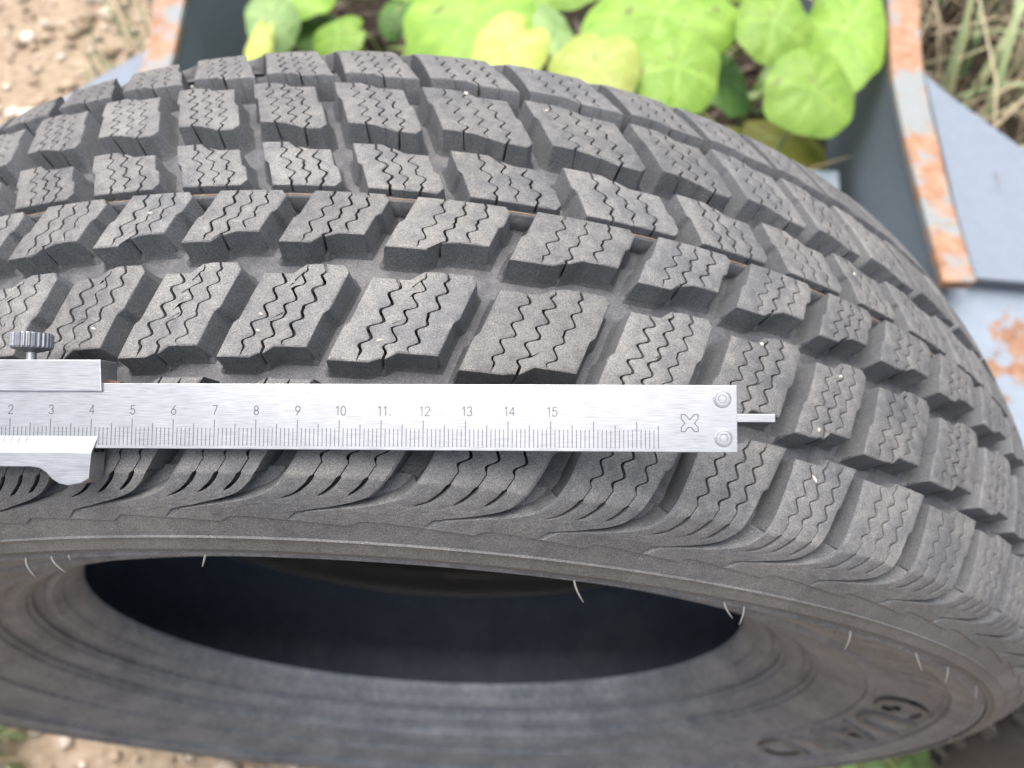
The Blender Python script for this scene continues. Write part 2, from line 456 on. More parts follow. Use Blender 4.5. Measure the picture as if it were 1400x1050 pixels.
# raised lettering on the near sidewall
def side_w(r):
    bw = [(40.5, 198.8), (44.0, 201), (52.6, 209.5), (64.0, 226), (73.5, 243), (80.4, 261), (83.6, 271), (87.6, 284), (89.8, 291), (91.6, 297), (94.2, 302)]
    return float(np.interp(r, [b[1] for b in bw], [b[0] for b in bw])) + (-1.0 if 259.5 < r < 288 else 0)
def text_mesh(txt, extrude=0.0, res=4):
    cu = bpy.data.curves.new('t', 'FONT'); cu.body = txt; cu.resolution_u = res; cu.extrude = extrude
    cu.align_x = 'LEFT'
    ob = bpy.data.objects.new('t', cu); COL.objects.link(ob)
    bpy.context.view_layer.update()
    me = bpy.data.meshes.new_from_object(ob.evaluated_get(bpy.context.evaluated_depsgraph_get()))
    bpy.data.objects.remove(ob); bpy.data.curves.remove(cu)
    return me
th0 = 72.5
M_LETTER = rubber('lettering_rubber', (.058, .063, .070), (.11, .113, .117), .6, .1)
for ch, adv in zip('GUARD', (9.6, 9.2, 9.2, 9.2, 9.2)):
    me = text_mesh(ch, .5)
    co = np.array([v.co[:] for v in me.vertices]); x0, x1 = co[:, 0].min(), co[:, 0].max(); y0, y1 = co[:, 1].min(), co[:, 1].max()
    bm = bmesh.new(); bm.from_mesh(me); bpy.data.meshes.remove(me)
    bmesh.ops.subdivide_edges(bm, edges=[e for e in bm.edges if e.calc_length() > .25], cuts=2)
    for v in bm.verts:
        fx = (v.co.x-x0)/(x1-x0); fy = (v.co.y-y0)/(y1-y0); r = 263.0 + 24.0*fy
        th = math.radians(th0 + (adv-1.7)*fx); w = side_w(r) + (1.9 if v.co.z > 0 else -.6)
        w += bulge(th, w)
        v.co = (S*r*math.sin(th)/1000, -S*w/1000, S*(R0+r*math.cos(th))/1000)
    bmesh.ops.recalc_face_normals(bm, faces=bm.faces[:])
    bm_obj('raised_letter', bm, M_LETTER, tyre)
    th0 += adv
# short radial ribs beside the band above the lettering
for k in range(9):
    th = math.radians(38 + k*3.6); V = []
    for (r, z) in ((275, -.3), (275, .7), (289.5, .7), (289.5, -.3)):
        for dt in (-.0016, .0016):
            V.append((S*r*math.sin(th+dt)/1000, -S*(side_w(r)+z+bulge(th, side_w(r)))/1000, S*(R0+r*math.cos(th+dt))/1000))
    mesh_obj('sidewall_rib', V, [(0, 1, 3, 2), (2, 3, 5, 4), (4, 5, 7, 6)], M_SIDE, tyre)

# pale grains stuck in the tread
for (x, y, sx, sy) in [(206, 292, 2.2, .9), (128, 450, 1.6, .8), (357, 430, 1.5, .9), (353, 453, 1.5, .8), (637, 128, 1.8, 1.4), (747, 152, 2.0, 1.0), (519, 466, 2.4, .8), (1119, 588, 1.0, 1.5), (1149, 515, 1.4, 1.2), (1041, 471, 1.5, 1.5), (1113, 655, .9, 2.6), (1167, 375, 1.2, 1.2), (263, 119, 1.2, .9)]:
    u, w = on_tread(x, y)
    bm = bmesh.new(); bmesh.ops.create_icosphere(bm, subdivisions=2, radius=1)
    for v in bm.verts:
        n = 1 + random.uniform(-.16, .16); v.co = (v.co.x*sx*.44*n, v.co.y*sy*.44*n, v.co.z*.5*n)
    th = u/R0; rr = tr(w) + .05
    bm.transform(Matrix.Rotation(th, 4, 'Y') @ Matrix.Rotation(random.uniform(-.5, .5), 4, 'Z'))
    bm.transform(Matrix.Scale(.001*S, 4))
    o = bm_obj('pebble', bm, M_STONE); o.location = (S*rr*math.sin(th)/1000, S*w/1000, S*(R0+rr*math.cos(th))/1000)
    tag(o, 'tiny pale stone grain stuck in a sipe of the tread', 'pebble', 'stone grains in the tread')

# ------------------------------------------------------------------ calliper
def brushed(name, col, rough, metal):
    k = NT(name)
    mp = k.n('ShaderNodeMapping'); mp.inputs['Scale'].default_value = (.22, 7.0, 1.0); k.l(k.tc.outputs['Object'], mp.inputs['Vector'])
    a = k.noise(900, 3, .6, mp.outputs[0]); b = k.noise(120, 4, .6)
    c = k.mix(1.0, tuple(col), k.ramp(a, [(.28, .70), (.72, 1.18)]), 'MULTIPLY')
    c = k.mix(1.0, c, k.ramp(b, [(.3, .93), (.65, 1.03)]), 'MULTIPLY')
    k.set(Base_Color=c, Roughness=k.math('ADD', k.math('MULTIPLY', a, .12), rough-.05), Metallic=metal)
    k.bump(a, .15, .00004)
    return k.m
M_STEEL = brushed('satin_steel', (.335, .345, .36), .32, .8)
M_STEEL2 = brushed('dull_steel', (.36, .37, .39), .36, .85)
M_ENGR = plain('engraving', (.055, .055, .065), .6)
M_KNURL = plain('dark_knurl', (.20, .21, .23), .4, .8, scale=900)
cp = np.array([-0.14081981, 0.01517991, 0.18894701])
CR = np.array([[0.99894766, -0.00651639, 0.04001476], [0.00301518, 0.99703234, 0.0679735], [-0.0404296, -0.06772758, 0.99600914]])
A = M @ np.stack([CR[:, 0], -CR[:, 1], -CR[:, 2]], 1); pos = CAM + M @ cp
cm = Matrix.Identity(4)
for i in range(3):
    for j in range(3): cm[i][j] = A[i, j]
    cm[i][3] = pos[i]
cal = empty('vernier_calliper'); cal.matrix_world = cm
tag(cal, 'silver steel vernier calliper lying across the tyre tread, scale numbers facing up', 'calliper')
mm = Matrix.Scale(.001, 4)
def cpart(name, pts, z0, z1, mat, bev=.15, parent=cal):
    return bm_obj(name, prism(pts, z0, z1, bev, mm), mat, parent)
beam = cpart('beam', [(-25, 0), (193.2, 0), (193.2, 15.57), (-25, 15.57)], -3.4, 0, M_STEEL, .12)
# engraved scale: millimetre ticks, numerals, maker's cross, each proud by a hair
def sheet(name, quads, z, parent, mat=M_ENGR):
    V = []; F = []
    for q in quads:
        b = len(V); V += [(x*.001, y*.001, z*.001) for x, y in q]; F.append(tuple(range(b, b+len(q))))
    return mesh_obj(name, V, F, mat, parent)
for n in range(14, 176):
    h = 7.0 if n % 10 == 0 else (6.0 if n % 5 == 0 else 5.05)
    wdt = .085 if n % 5 else .095
    sheet('scale_tick', [[(n-wdt, .75), (n+wdt, .75), (n+wdt, h), (n-wdt, h)]], .015, beam)
def stroke(pts, w=.2, closed=False):
    q = []
    pr = list(zip(pts[:-1], pts[1:])) + ([(pts[-1], pts[0])] if closed else [])
    for a, b in pr:
        dx, dy = b[0]-a[0], b[1]-a[1]; L = math.hypot(dx, dy) or 1; nx, ny = -dy/L*w/2, dx/L*w/2; ex, ey = dx/L*w*.35, dy/L*w*.35
        q.append([(a[0]-ex+nx, a[1]-ey+ny), (a[0]-ex-nx, a[1]-ey-ny), (b[0]+ex-nx, b[1]+ey-ny), (b[0]+ex+nx, b[1]+ey+ny)])
    return q
def arc(cx, cy, rx, ry, a0, a1, n=14):
    return [(cx+rx*math.cos(math.radians(a0+(a1-a0)*i/n)), cy+ry*math.sin(math.radians(a0+(a1-a0)*i/n))) for i in range(n+1)]
G = {'0': [arc(.5, 1, .5, 1, 90, 450, 24)], '1': [[(.18, 1.62), (.55, 2.0), (.55, 0)]],
     '2': [arc(.5, 1.45, .46, .55, 170, -35, 14) + [(.02, 0), (1.0, 0)]],
     '3': [arc(.48, 1.5, .44, .5, 160, -80, 14) + arc(.48, .54, .5, .54, 80, -165, 14)],
     '4': [[(.75, 0), (.75, 2.0), (.0, .62), (1.02, .62)]],
     '5': [[(.92, 2.0), (.2, 2.0), (.1, 1.12)] + arc(.47, .64, .5, .64, 130, -160, 16)],
     '6': [[(.78, 2.0), (.12, .95)] + arc(.5, .6, .48, .6, 150, -210, 20)],
     '7': [[(.02, 2.0), (.98, 2.0), (.35, 0)]],
     '8': [arc(.5, 1.5, .4, .5, -90, 270, 18), arc(.5, .5, .48, .5, 90, 450, 18)],
     '9': [arc(.5, 1.4, .48, .6, -30, 330, 20) + [(.22, 0)]], '.': [arc(.3, .1, .06, .06, 0, 360, 6)]}
for n in range(2, 16):
    txt = str(n) + ('.' if n == 11 else ''); q = []
    wtot = sum((.62 if c == '.' else 1.0 if c != '1' else .85)*1.0 + .42 for c in str(n)) - .42
    x = n*10 - wtot/2*1.05 + (.25 if n > 9 else 0)
    for c in txt:
        for pl in G[c]: q += stroke([(x+p[0]*1.12, 8.15+p[1]*1.06) for p in pl])
        x += (1.0 if c != '1' else .85) + .46
    sheet('scale_number', q, .02, beam)
X = [(180.3, 8.7), (181.2, 8.7), (182.25, 7.5), (183.3, 8.7), (184.2, 8.7), (184.2, 7.75), (183.35, 6.7), (184.2, 5.7), (184.2, 4.75), (183.3, 4.75), (183.0, 5.3), (182.6, 5.75), (181.9, 5.75), (181.5, 5.3), (181.2, 4.75), (180.3, 4.75), (180.3, 5.7), (181.15, 6.7), (180.3, 7.75)]
sheet('cross_emblem', stroke(X, .2, True), .02, beam)
# rivets: a disc with turned rings
for (x, y) in ((189.8, 12.4), (190.0, 3.3)):
    profr = [(2.1, .0), (2.05, .05), (1.9, .09), (1.75, -.06), (1.6, -.06), (1.5, .10), (1.05, .11), (.97, -.02), (.88, -.02), (.8, .11), (0.02, .12)]
    V = []; F = []; nseg = 32
    for k in range(nseg):
        t = 2*math.pi*k/nseg
        for r, z in profr: V.append(((x+r*math.cos(t))*.001, (y+r*math.sin(t))*.001, (z+.08)*.001))
    m = len(profr)
    for k in range(nseg):
        for j in range(m-1): F.append((k*m+j, ((k+1) % nseg)*m+j, ((k+1) % nseg)*m+j+1, k*m+j+1))
    mesh_obj('rivet', V, F, M_STEEL, beam, smooth=False)
cpart('depth_rod', [(150, 7.05), (202.2, 7.05), (202.2, 8.95), (150, 8.95)], -2.4, -.9, M_STEEL, .12)
# sliding jaw: top bridge, back plate, vernier plate with its bevel, jaw tip
sl = cpart('slider', [(-25, 13.55), (42.6, 13.55), (42.0, 21.2), (-25, 21.2)], -6.6, .75, M_STEEL, .2)
cpart('spring_leaf', [(41.5, 15.8), (45.2, 15.7), (45.6, 16.0), (42, 16.7)], -2.6, -2.2, plain('copper_spring', (.14, .08, .06), .4, .6), .03, sl)
jaw = cpart('jaw', [(-25, -1.0), (-25, -4.55), (26.0, -4.5), (28.2, -4.8), (30.0, -5.9), (31.4, -7.4), (33.2, -8.45), (35.4, -8.9), (38.6, -8.3), (40.4, -7.2), (40.75, -1.0)], -5.4, .75, M_STEEL, .2)
V = [(-25, -1.0, .74), (40.75, -1.0, .74), (41.8, 2.85, .06), (-25, 2.85, .06), (41.8, 2.85, .02), (-25, 2.85, .02), (-25, -1.0, -.02 + .04), (40.75, -1.0, .02)]
mesh_obj('vernier_plate', [(x*.001, y*.001, z*.001) for x, y, z in V], [(0, 1, 2, 3), (1, 7, 4, 2), (3, 2, 4, 5)], M_STEEL2, jaw)
for i, x in enumerate(np.arange(17.2, 26.5, 1.86)):
    last = x > 25.5; y1 = 2.7; y0 = 1.2 if not last else -.85
    zz = lambda y: .74 - (y+1.0)/3.85*.68 + .02
    V = [(x-.07, y1, zz(y1)), (x+.07, y1, zz(y1)), (x+.07-.35*(y1-y0)/1.5, y0, zz(y0)), (x-.07-.35*(y1-y0)/1.5, y0, zz(y0))]
    mesh_obj('vernier_tick', [(a*.001, b*.001, c*.001) for a, b, c in V], [(0, 1, 2, 3)], M_ENGR, jaw)
# thumb screw on the top of the slider, axis along the calliper's up
scr = empty('thumb_screw'); scr.parent = cal
def lathe_up(prof2, cx, cz, name, mat, parent, ridges=0):
    V = []; F = []; nseg = max(32, ridges*4)
    for k in range(nseg):
        t = 2*math.pi*k/nseg
        for (r, y, kn) in prof2:
            rr = r - (.28*kn*(1 if (k % 4) in (0, 1) else 0) if ridges else 0)
            V.append(((cx+rr*math.cos(t))*.001, y*.001, (cz+rr*math.sin(t))*.001))
    m = len(prof2)
    for k in range(nseg):
        for j in range(m-1): F.append((k*m+j, k*m+j+1, ((k+1) % nseg)*m+j+1, ((k+1) % nseg)*m+j))
    return mesh_obj(name, V, F, mat, parent)
lathe_up([(.02, 28.0, 0), (4.4, 28.0, 0), (4.75, 27.6, 1), (4.75, 24.6, 1), (4.4, 24.2, 0), (2.6, 23.6, 0), (1.4, 23.3, 0), (.02, 23.3, 0)], 22.3, -3.2, 'knurled_head', M_KNURL, scr, 26)
lathe_up([(1.15, 23.6, 0), (1.15, 21.1, 0), (.02, 21.1, 0)], 22.3, -3.2, 'screw_shaft', M_STEEL2, scr)

# ------------------------------------------------------------------ ground
def ground_mat():
    k = NT('ground_soil')
    sep = k.n('ShaderNodeSeparateXYZ'); k.l(k.tc.outputs['Object'], sep.inputs[0])
    n1 = k.noise(9, 5, .6); n2 = k.noise(70, 5, .65); n3 = k.noise(420, 3, .6)
    sand = k.ramp(n2, [(.25, (.23, .17, .115)), (.5, (.36, .28, .20)), (.75, (.47, .39, .30))])
    soil = k.ramp(n2, [(.3, (.014, .011, .008)), (.55, (.035, .027, .019)), (.75, (.075, .06, .042))])  # dark soil, lowered further to stand in for shade under the leaves
    x = k.math('ADD', sep.outputs['X'], k.math('MULTIPLY', n1, .3))
    f1 = k.ramp(k.math('ADD', k.math('MULTIPLY', x, 1.0), .9), [(.56, 0.0), (.66, 1.0)])
    f2 = k.ramp(k.math('ADD', sep.outputs['Y'], .35), [(.34, 0.0), (.42, 1.0)])
    c = k.mix(k.math('MULTIPLY', f1, f2), sand, soil)
    k.set(Base_Color=c, Roughness=.92, Specular_IOR_Level=.15)
    k.bump(k.math('ADD', n2, k.math('MULTIPLY', n3, .5)), .8, .012)
    return k.m
N = 120; V = []; F = []
xs = np.concatenate([[-150, -30, -8], np.linspace(-2.2, 2.2, N), [8, 30, 150]]); ys = np.concatenate([[-150, -30, -8], np.linspace(-1.4, 3, N), [8, 30, 150]])
for y in ys:
    for x in xs:
        d = max(0, 1-max(abs(x), abs(y))/3)
        V.append((x, y, -.004 + .006*d*(math.sin(x*23+y*7)*math.sin(y*19-x*5) + .6*random.uniform(-1, 1)) if abs(x) < 3 and abs(y) < 3.2 else -.004))
nx = len(xs)
for j in range(len(ys)-1):
    for i in range(nx-1): F.append((j*nx+i, j*nx+i+1, (j+1)*nx+i+1, (j+1)*nx+i))
g = mesh_obj('ground', V, F, ground_mat(), smooth=True); g['kind'] = 'structure'
# gravel on the sandy part
V = []; F = []
base = bmesh.new(); bmesh.ops.create_icosphere(base, subdivisions=1, radius=1); bv = np.array([v.co[:] for v in base.verts]); bf = [tuple(v.index for v in f.verts) for f in base.faces]; base.free()
for _ in range(2600):
    if random.random() < .8: x, y = random.uniform(-1.3, -.45), random.uniform(.3, 1.9)
    else: x, y = random.uniform(-.7, .3), random.uniform(-.4, -.05)
    r = random.choice((.004, .005, .007, .010, .015))*random.uniform(.7, 1.2)
    q = bv*np.array([r, r*random.uniform(.6, 1), r*.55])*(1+rng.uniform(-.15, .15, (len(bv), 1)))
    a = random.uniform(0, 6.28); ca, sa = math.cos(a), math.sin(a); b = len(V)
    V += [(x+p[0]*ca-p[1]*sa, y+p[0]*sa+p[1]*ca, p[2]+r*.15) for p in q]; F += [tuple(i+b for i in f) for f in bf]
k = NT('gravel'); geo = k.n('ShaderNodeNewGeometry')
k.set(Base_Color=k.ramp(geo.outputs['Random Per Island'], [(0, (.20, .15, .10)), (.4, (.34, .26, .18)), (.75, (.42, .36, .29)), (1, (.62, .56, .47))]), Roughness=.9)
o = mesh_obj('gravel', V, F, k.m, smooth=True); o['kind'] = 'stuff'; o['label'] = 'sandy gravel scattered over the bare ground'

# ------------------------------------------------------------------ steel frame behind
def painted(name, rustamt, spot=None, col=(.15, .18, .222)):
    k = NT(name); a = k.noise(14, 5, .65); b = k.noise(90, 5, .65); c3 = k.noise(30, 3)
    paint = k.mix(1.0, col, k.ramp(b, [(.3, .93), (.7, 1.06)]), 'MULTIPLY')
    rust = k.ramp(b, [(.3, (.19, .085, .045)), (.5, (.29, .16, .095)), (.75, (.36, .24, .17))])
    m = k.ramp(k.math('ADD', k.math('MULTIPLY', a, .7), k.math('MULTIPLY', c3, .3)), [(rustamt-.03, 1.0), (rustamt+.03, 0.0)])
    if spot:      # one large patch where the paint has come off
        vm = k.n('ShaderNodeVectorMath'); vm.operation = 'DISTANCE'; k.l(k.tc.outputs['Object'], vm.inputs[0]); vm.name = 'patch'
        dd = k.math('ADD', vm.outputs['Value'], k.math('MULTIPLY', k.noise(34, 5, .7), .20))
        m = k.mix(1.0, m, k.ramp(dd, [(.128, 1.0), (.142, 0.0)]), 'LIGHTEN')
    k.set(Base_Color=k.mix(m, paint, rust), Roughness=.62, Metallic=0.0, Specular_IOR_Level=.4)
    k.bump(b, .4, .0015)
    return k.m
M_PAINT = painted('blue_grey_paint', .33); M_RUSTY = painted('rusty_edge', .51, None, (.20, .215, .215)); M_WEB = painted('dark_paint', .24, None, (.13, .16, .185))
M_LIGHT = painted('pale_blue_paint', .36, True, (.25, .30, .36))
fr = tag(empty('steel_frame', (0.05, .6, 0)), 'blue grey painted steel frame with rusty top edges around the plants', 'frame')
def fpoly(name, pix, h, thick, mat, extra=()):
    pts = [at_h(x, y, h) for x, y in pix] + [Vector((x, y, h)) for x, y in extra]
    bm = prism([(p.x, p.y) for p in pts], h-thick, h, .0025); bm.transform(Matrix.Translation((-.05, -.6, 0)))
    return bm_obj(name, bm, mat, fr)
HT = .24
inn = [(1214, -12), (1216, 40), (1220, 100), (1229, 150), (1240, 200), (1252, 245), (1264, 290), (1276, 335), (1290, 385)]
out = [(1258, -12), (1259, 40), (1263, 100), (1273, 150), (1285, 200), (1295, 245), (1307, 290), (1320, 335), (1336, 385)]
pi = [at_h(x, y, HT) for x, y in inn]; po = [at_h(x, y, HT) for x, y in out]
ext = Vector((.012, .55, 0))
ring = [pi[0]+ext] + pi + po[::-1] + [po[0]+ext]
bm = prism([(p.x, p.y) for p in ring], HT-.012, HT, .0025); bm.transform(Matrix.Translation((-.05, -.6, 0)))
o = bm_obj('flange', bm, M_RUSTY, fr); o['label'] = 'rusty curved top edge of the right side plate'
def web(path, x_off, name):
    a = [Vector((p.x+x_off, p.y, 0)) for p in path]; n = len(a)
    ring = a + [p+Vector((.008 if x_off > 0 else -.008, 0, 0)) for p in a[::-1]]
    bm = prism([(p.x, p.y) for p in ring], 0.0, HT-.013, .002); bm.transform(Matrix.Translation((-.05, -.6, 0)))
    return bm_obj(name, bm, M_WEB, fr)
web([pi[0]+ext]+pi, .004, 'side_plate')
fpoly('gusset', [(1262, 98), (1300, 130), (1400, 203), (1470, 258), (1480, 392), (1334, 380), (1308, 290), (1287, 200), (1266, 112)], HT-.014, .010, M_PAINT)
a = [at_h(1284, 383, HT-.03), at_h(1490, 398, HT-.03)]
V = [a[0], a[1], a[1]+Vector((0.0, -.16, -.10)), a[0]+Vector((-.02, -.16, -.10))]
n = (V[1]-V[0]).cross(V[2]-V[0]).normalized()*.01
if n.z > 0: n = -n
dv = Vector(ray(1395, 490)); pc = Vector(CAM) + dv*((V[0]-Vector(CAM)).dot(n)/dv.dot(n))
M_LIGHT.node_tree.nodes['patch'].inputs[1].default_value = pc - Vector((.05, .6, 0))
V = [v-Vector((.05, .6, 0)) for v in V]; V = V + [v+n for v in V]
o = mesh_obj('front_plate', V, [(0, 1, 2, 3), (7, 6, 5, 4), (0, 4, 5, 1), (1, 5, 6, 2), (2, 6, 7, 3), (3, 7, 4, 0)], M_LIGHT, fr); o['label'] = 'pale blue sloping front plate with rust patches'
# left side, mirrored construction
inl = [(253, -12), (250, 10), (244, 40), (237, 75), (229, 104), (215, 140), (200, 180)]
oul = [(210, -12), (209, 10), (206, 40), (198, 66), (188, 100), (172, 140), (155, 180)]
pil = [at_h(x, y, HT) for x, y in inl]; pol = [at_h(x, y, HT) for x, y in oul]; extl = Vector((.02, .55, 0))
ring = [pil[0]+extl] + pil + pol[::-1] + [pol[0]+extl]
bm = prism([(p.x, p.y) for p in ring[::-1]], HT-.012, HT, .0025); bm.transform(Matrix.Translation((-.05, -.6, 0)))
o = bm_obj('flange', bm, M_RUSTY, fr); o['label'] = 'rusty top edge of the left side plate'
web([pil[0]+extl]+pil, -.004, 'side_plate')
fpoly('gusset', [(200, 66), (170, 84), (120, 113), (84, 134), (30, 175), (150, 190), (186, 110)], HT-.014, .010, M_PAINT)
# added unseen panel just behind the tyre, blocks light in the gap
bm = prism([(-.33, .118), (.33, .118), (.33, .128), (-.33, .128)], 0, .34, .002); bm.transform(Matrix.Translation((-.05, -.6, 0)))
bm_obj('light_blocker', bm, M_WEB, fr)
# low cross plate between the side plates
y0, y1 = at_h(1110, 232, .10).y, at_h(1110, 232, .10).y-.22
xa, xb = pi[4].x-.22, pi[4].x-.004
bm = prism([(xa, y1), (xb-.03, y1), (xb, y0), (xa, y0)], .09, .10, .002); bm.transform(Matrix.Translation((-.05, -.6, 0)))
bm_obj('cross_plate', bm, M_LIGHT, fr)

# ------------------------------------------------------------------ plants
def leaf_mat(name, c0, c1, spots=0.0):
    k = NT(name); n = k.noise(26, 4, .6); f = k.noise(160, 4, .6)
    c = k.mix(k.ramp(n, [(.35, 0.0), (.65, 1.0)]), c0, c1)
    c = k.mix(1.0, c, k.ramp(f, [(.3, .88), (.7, 1.1)]), 'MULTIPLY')
    at = k.n('ShaderNodeAttribute'); at.attribute_name = 'wear'
    c = k.mix(k.math('MULTIPLY', at.outputs['Fac'], .5), c, tuple(min(1, q*1.35+.05) for q in c1))
    oi = k.n('ShaderNodeObjectInfo'); c = k.mix(1.0, c, k.ramp(oi.outputs['Random'], [(0, .78), (1, 1.1)]), 'MULTIPLY')
    if spots:
        s = k.ramp(k.noise(38, 2, .5), [(.64, 0.0), (.70, spots)]); c = k.mix(s, c, (.12, .07, .05))
    k.set(Base_Color=c, Roughness=.5, Specular_IOR_Level=.35)
    tl = k.n('ShaderNodeBsdfTranslucent'); k.l(c, tl.inputs['Color']); mx = k.n('ShaderNodeMixShader'); mx.inputs[0].default_value = .25
    k.l(k.b.outputs[0], mx.inputs[1]); k.l(tl.outputs[0], mx.inputs[2]); k.l(mx.outputs[0], k.t.nodes['Material Output'].inputs['Surface'])
    k.bump(f, .3, .002)
    return k.m
LM = {'green': leaf_mat('leaf_green', (.17, .32, .042), (.25, .41, .065), .7), 'yellow': leaf_mat('leaf_yellow', (.38, .46, .09), (.44, .50, .14), .5),
      'dark': leaf_mat('leaf_dark', (.05, .13, .02), (.09, .19, .035)), 'olive': leaf_mat('leaf_olive', (.16, .19, .025), (.23, .23, .04), .7), 'pale': leaf_mat('leaf_pale', (.20, .33, .12), (.28, .42, .15))}
M_STALK = plain('stalk', (.22, .26, .09), .6)
def leaf(parent, px, py, h, wpx, hpx, mat, ang, tilt=(.0, .0), name='leaf', crinkle=1.0):
    c = at_h(px, py, h); dist = (c-Vector(CAM)).length*.9
    a = wpx/FPX*dist*.50; b = hpx/FPX*dist*.62
    nr, na = 9, 84; V = [(0, 0, 0)]; F = []; AT = [1.0]; ph = random.uniform(0, 6)
    for i in range(1, nr+1):
        t = i/nr
        for k in range(na):
            th = 2*math.pi*k/na
            d = abs((th+math.pi) % (2*math.pi)-math.pi)          # th=0 is the stalk notch
            notch = 1-.28*math.exp(-(d/.2)**2)
            r = t*notch*(1+.015*math.sin(9*th+ph)+.04*math.sin(3*th+2*ph)+.02*math.sin(5*th+3*ph))
            x = -r*math.cos(th); y = r*math.sin(th)
            vein = .016*math.cos(8*th)*t*crinkle + .028*math.sin(5*th+ph)*t*t*crinkle + .012*math.sin(x*14+ph)*math.sin(y*13)*crinkle
            AT.append(max(0.0, math.cos(4.5*th + .25*math.sin(9*th+ph)))**24*(1-.55*t) + .35*max(0.0, math.cos(21*th+6*t))**8*t*(1-t)*2)
            V.append((y*a, x*b, (vein - .22*t*t*t + .06*t + .07*t*t*math.sin(2*th+ph))*(a+b)/2))
    for k in range(na): F.append((0, 1+(k+1) % na, 1+k))
    for i in range(nr-1):
        for k in range(na): F.append((1+i*na+k, 1+i*na+(k+1) % na, 1+(i+1)*na+(k+1) % na, 1+(i+1)*na+k))
    R = Matrix.Rotation(tilt[0], 4, 'X') @ Matrix.Rotation(tilt[1], 4, 'Y') @ Matrix.Rotation(ang, 4, 'Z')
    base = parent.location
    o = mesh_obj(name, V, F, LM[mat], parent, smooth=True, attr=AT)
    o.matrix_local = Matrix.Translation(c-base) @ R
    foot = Vector((c.x*.75+.02, c.y+.05, 0))-base; top = c-base
    mid = (foot+top)/2 + Vector((random.uniform(-.03, .03), random.uniform(-.03, .03), .04))
    P3 = [foot, foot.lerp(mid, .5)+Vector((0, 0, .02)), mid, mid.lerp(top, .6)+Vector((0, 0, .01)), top-Vector((0, 0, .002))]
    V2, F2 = tube(P3, .0028, 6); mesh_obj('stalk', V2, F2, M_STALK, parent, smooth=True)
    return o
pl = tag(empty('broadleaf_plant', (.25, .75, 0)), 'large plant with round bright green leaves between the steel side plates', 'plant')
for args in [(640, 28, .27, 190, 150, 'green', 2.9, (.25, -.1)), (698, 66, .31, 100, 110, 'yellow', 2.6, (.35, .1)), (766, 44, .26, 70, 84, 'pale', .4, (.1, .5)),
             (813, 92, .31, 130, 110, 'yellow', 2.9, (.3, -.1)), (905, 18, .27, 215, 120, 'green', 3.3, (.2, .0)), (925, 92, .30, 135, 110, 'green', 3.5, (.35, .1)),
             (990, 108, .20, 90, 90, 'dark', 3.6, (.2, .3)), (1058, 30, .28, 100, 95, 'green', 3.2, (.35, 0)), (1112, 122, .29, 125, 108, 'green', 3.1, (.4, .05)),
             (1155, 40, .24, 105, 150, 'green', 3.0, (.2, -.3)), (1075, 195, .10, 120, 60, 'olive', 2.6, (.1, .2)), (1100, 205, .08, 70, 60, 'olive', 3.6, (.1, .2)), (590, 84, .22, 90, 60, 'green', 2.4, (.2, .2)),
             (760, -50, .25, 160, 120, 'green', 3.0, (.2, 0)), (1000, -70, .28, 150, 120, 'green', 3.0, (.2, 0)), (560, -60, .24, 150, 110, 'green', 2.7, (.2, 0)), (980, 190, .06, 110, 60, 'olive', 3.0, (.1, 0))]:
    leaf(pl, *args)
pl2 = tag(empty('broadleaf_plant', (-.2, .8, 0)), 'smaller plant with darker green leaves beside the left side plate', 'plant')
for args in [(440, 48, .14, 105, 66, 'dark', 2.2, (.2, -.1)), (462, 52, .17, 80, 66, 'green', 2.0, (.3, -.3)), (372, 28, .20, 70, 80, 'pale', 3.2, (.3, .3)), (355, 62, .20, 34, 70, 'yellow', 3.0, (.4, .2)), (395, 95, .10, 90, 70, 'dark', 3.1, (.1, 0)), (410, -10, .18, 90, 60, 'green', 2.8, (.2, .1)), (540, 22, .12, 44, 60, 'dark', 3.0, (.2, 0)), (470, -50, .15, 120, 70, 'green', 2.8, (.2, .1))]:
    leaf(pl2, *args)

def blades(name, n, region, hr, wr, mats, label, seed, flop=.8):
    r = random.Random(seed); V = []; F = []
    for _ in range(n):
        x, y = r.uniform(*region[0]), r.uniform(*region[1]); H = r.uniform(*hr); wd = r.uniform(*wr); a = r.uniform(0, 6.28); fl = r.uniform(.3, 1)*flop*H
        dx, dy = math.cos(a), math.sin(a); b = len(V); px, py = -dy, dx
        for i in range(5):
            t = i/4; q = (x+dx*fl*t*t, y+dy*fl*t*t, H*(t-.35*t*t*fl/H)); w = wd*(1-t*.85)*.5
            V += [(q[0]-px*w, q[1]-py*w, q[2]), (q[0], q[1], q[2]-w*.5), (q[0]+px*w, q[1]+py*w, q[2])]
        for i in range(4):
            for j in (0, 1): F.append((b+i*3+j, b+i*3+j+1, b+i*3+j+4, b+i*3+j+3))
    o = mesh_obj(name, V, F, mats, smooth=True); o['kind'] = 'stuff'; o['label'] = label; return o
def grass_mat(name, stops):
    k = NT(name); geo = k.n('ShaderNodeNewGeometry'); c = k.ramp(geo.outputs['Random Per Island'], stops)
    k.set(Base_Color=c, Roughness=.6); return k.m
G_DRY = grass_mat('dry_grass', [(0, (.10, .075, .05)), (.35, (.26, .20, .13)), (.7, (.40, .33, .22)), (1, (.36, .36, .20))])
G_GRN = grass_mat('green_grass', [(0, (.10, .17, .07)), (.5, (.20, .30, .14)), (1, (.38, .36, .18))])
blades('dry_grass', 900, ((.56, 1.25), (.62, 1.7)), (.10, .35), (.003, .008), G_DRY, 'dry straw coloured grass beyond the steel gusset', 3, 1.3)
blades('green_grass', 70, ((.62, 1.15), (.65, 1.4)), (.2, .42), (.009, .018), G_GRN, 'long green grass blades among the dry grass', 4, 1.2)
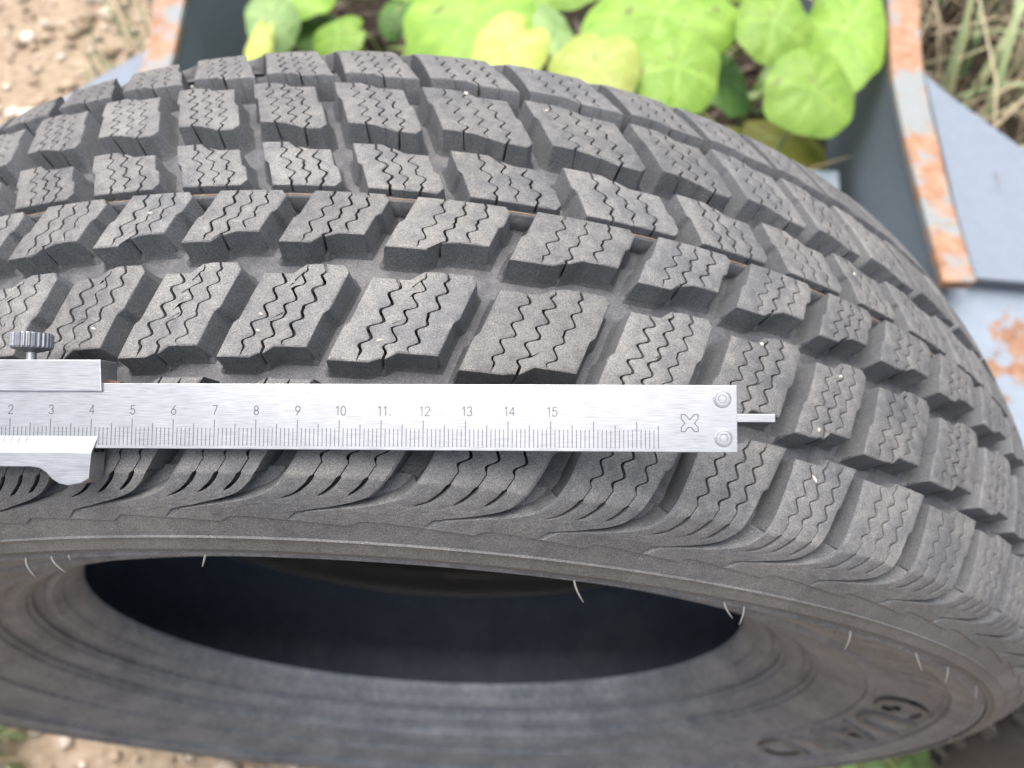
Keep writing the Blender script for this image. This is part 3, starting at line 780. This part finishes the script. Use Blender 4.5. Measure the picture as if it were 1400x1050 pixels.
blades('sparse_grass', 90, ((-.66, -.5), (.85, 1.3)), (.04, .12), (.003, .006), G_GRN, 'thin grass growing along the edge of the sandy ground', 5)
blades('grass_tuft', 60, ((-.50, -.40), (-.11, -.05)), (.05, .13), (.004, .008), G_GRN, 'grass tuft on the ground in the lower left corner', 6)
blades('leaf_litter', 260, ((-.4, .46), (.45, 1.5)), (.01, .05), (.008, .022), grass_mat('litter', [(0, (.03, .02, .014)), (.6, (.09, .065, .045)), (1, (.2, .16, .11))]), 'brown withered leaves and stems on the dark soil under the plants', 8, 2.5)  # litter browns lowered too, as painted shade under the leaves
V = []; blades('ground_greens', 120, ((-.38, .44), (.5, 1.5)), (.03, .12), (.012, .03), grass_mat('low_green', [(0, (.05, .10, .02)), (.6, (.12, .20, .04)), (1, (.24, .25, .05))]), 'low green ground cover under the round leaves', 9, 1.4)
pg = tag(empty('small_plant', (.40, -.10, 0)), 'small light green leafy plant on the ground under the tyre, bottom right', 'plant')
for (x, y, w, h2) in [(1215, 1048, 60, 46), (1180, 1056, 50, 40), (1250, 1040, 44, 36), (1232, 1066, 60, 40)]:
    leaf(pg, x, y, .03 + .01*random.random(), w, h2, 'pale', random.uniform(2, 4), (.2, random.uniform(-.3, .3)))

# ------------------------------------------------------------------ second tyre, lower right corner
t2 = tag(empty('tyre', (.66, -.10, 0)), 'black tyre with slanted tread bars, only its tread showing in the lower right corner', 'tyre')
t2.rotation_euler = (0, 0, math.radians(-18))
R2 = .315
prof2 = [(-.07, .20), (-.085, .23), (-.098, .265), (-.095, .285), (-.08, .303), (-.04, .307), (0, .308), (.04, .307), (.08, .303), (.095, .285), (.098, .265), (.085, .23), (.07, .20), (.065, .205), (.08, .24), (.085, .27), (.06, .293), (0, .297), (-.06, .293), (-.085, .27), (-.08, .24), (-.065, .205)]
V = []; F = []; n = len(prof2); NS2 = 96
for k in range(NS2):
    th = 2*math.pi*k/NS2
    for w, r in prof2: V.append((r*math.sin(th), w, R2+r*math.cos(th)))
for k in range(NS2):
    for j in range(n): F.append((k*n+j, k*n+(j+1) % n, ((k+1) % NS2)*n+(j+1) % n, ((k+1) % NS2)*n+j))
mesh_obj('casing', V, F, rubber('second_tyre_rubber', (.035, .036, .038), (.09, .088, .084), .6, .2), t2, smooth=True)
M_T2 = bpy.data.materials['second_tyre_rubber']
def bar(side):
    V = []; F = []; nt = 7
    for i in range(nt):
        t = i/(nt-1); w = side*(.006+.084*t); rr = .309 - .9*w*w - (.02*max(0, t-.85)/.15); lean = t*.075
        for (dth, dz) in ((-.026, -.006), (-.024, .006), (.024, .006), (.026, -.006)):
            th = lean + dth; V.append(((rr+dz)*math.sin(th), w, (rr+dz)*math.cos(th)))
    for i in range(nt-1):
        for j in range(3): F.append((i*4+j, i*4+j+1, i*4+j+5, i*4+j+4))
    F += [(0, 1, 2, 3), ((nt-1)*4+3, (nt-1)*4+2, (nt-1)*4+1, (nt-1)*4)]
    o = mesh_obj('tread_bar', V, F, M_T2, t2); return o
for side in (-1, 1):
    src = bar(side); NB = 46
    for k in range(NB):
        o = src if k == 0 else src.copy()
        if k: COL.objects.link(o); o.parent = t2
        o.location = (0, 0, R2); o.rotation_euler = (0, 2*math.pi*(k+(.5 if side > 0 else 0))/NB, 0)
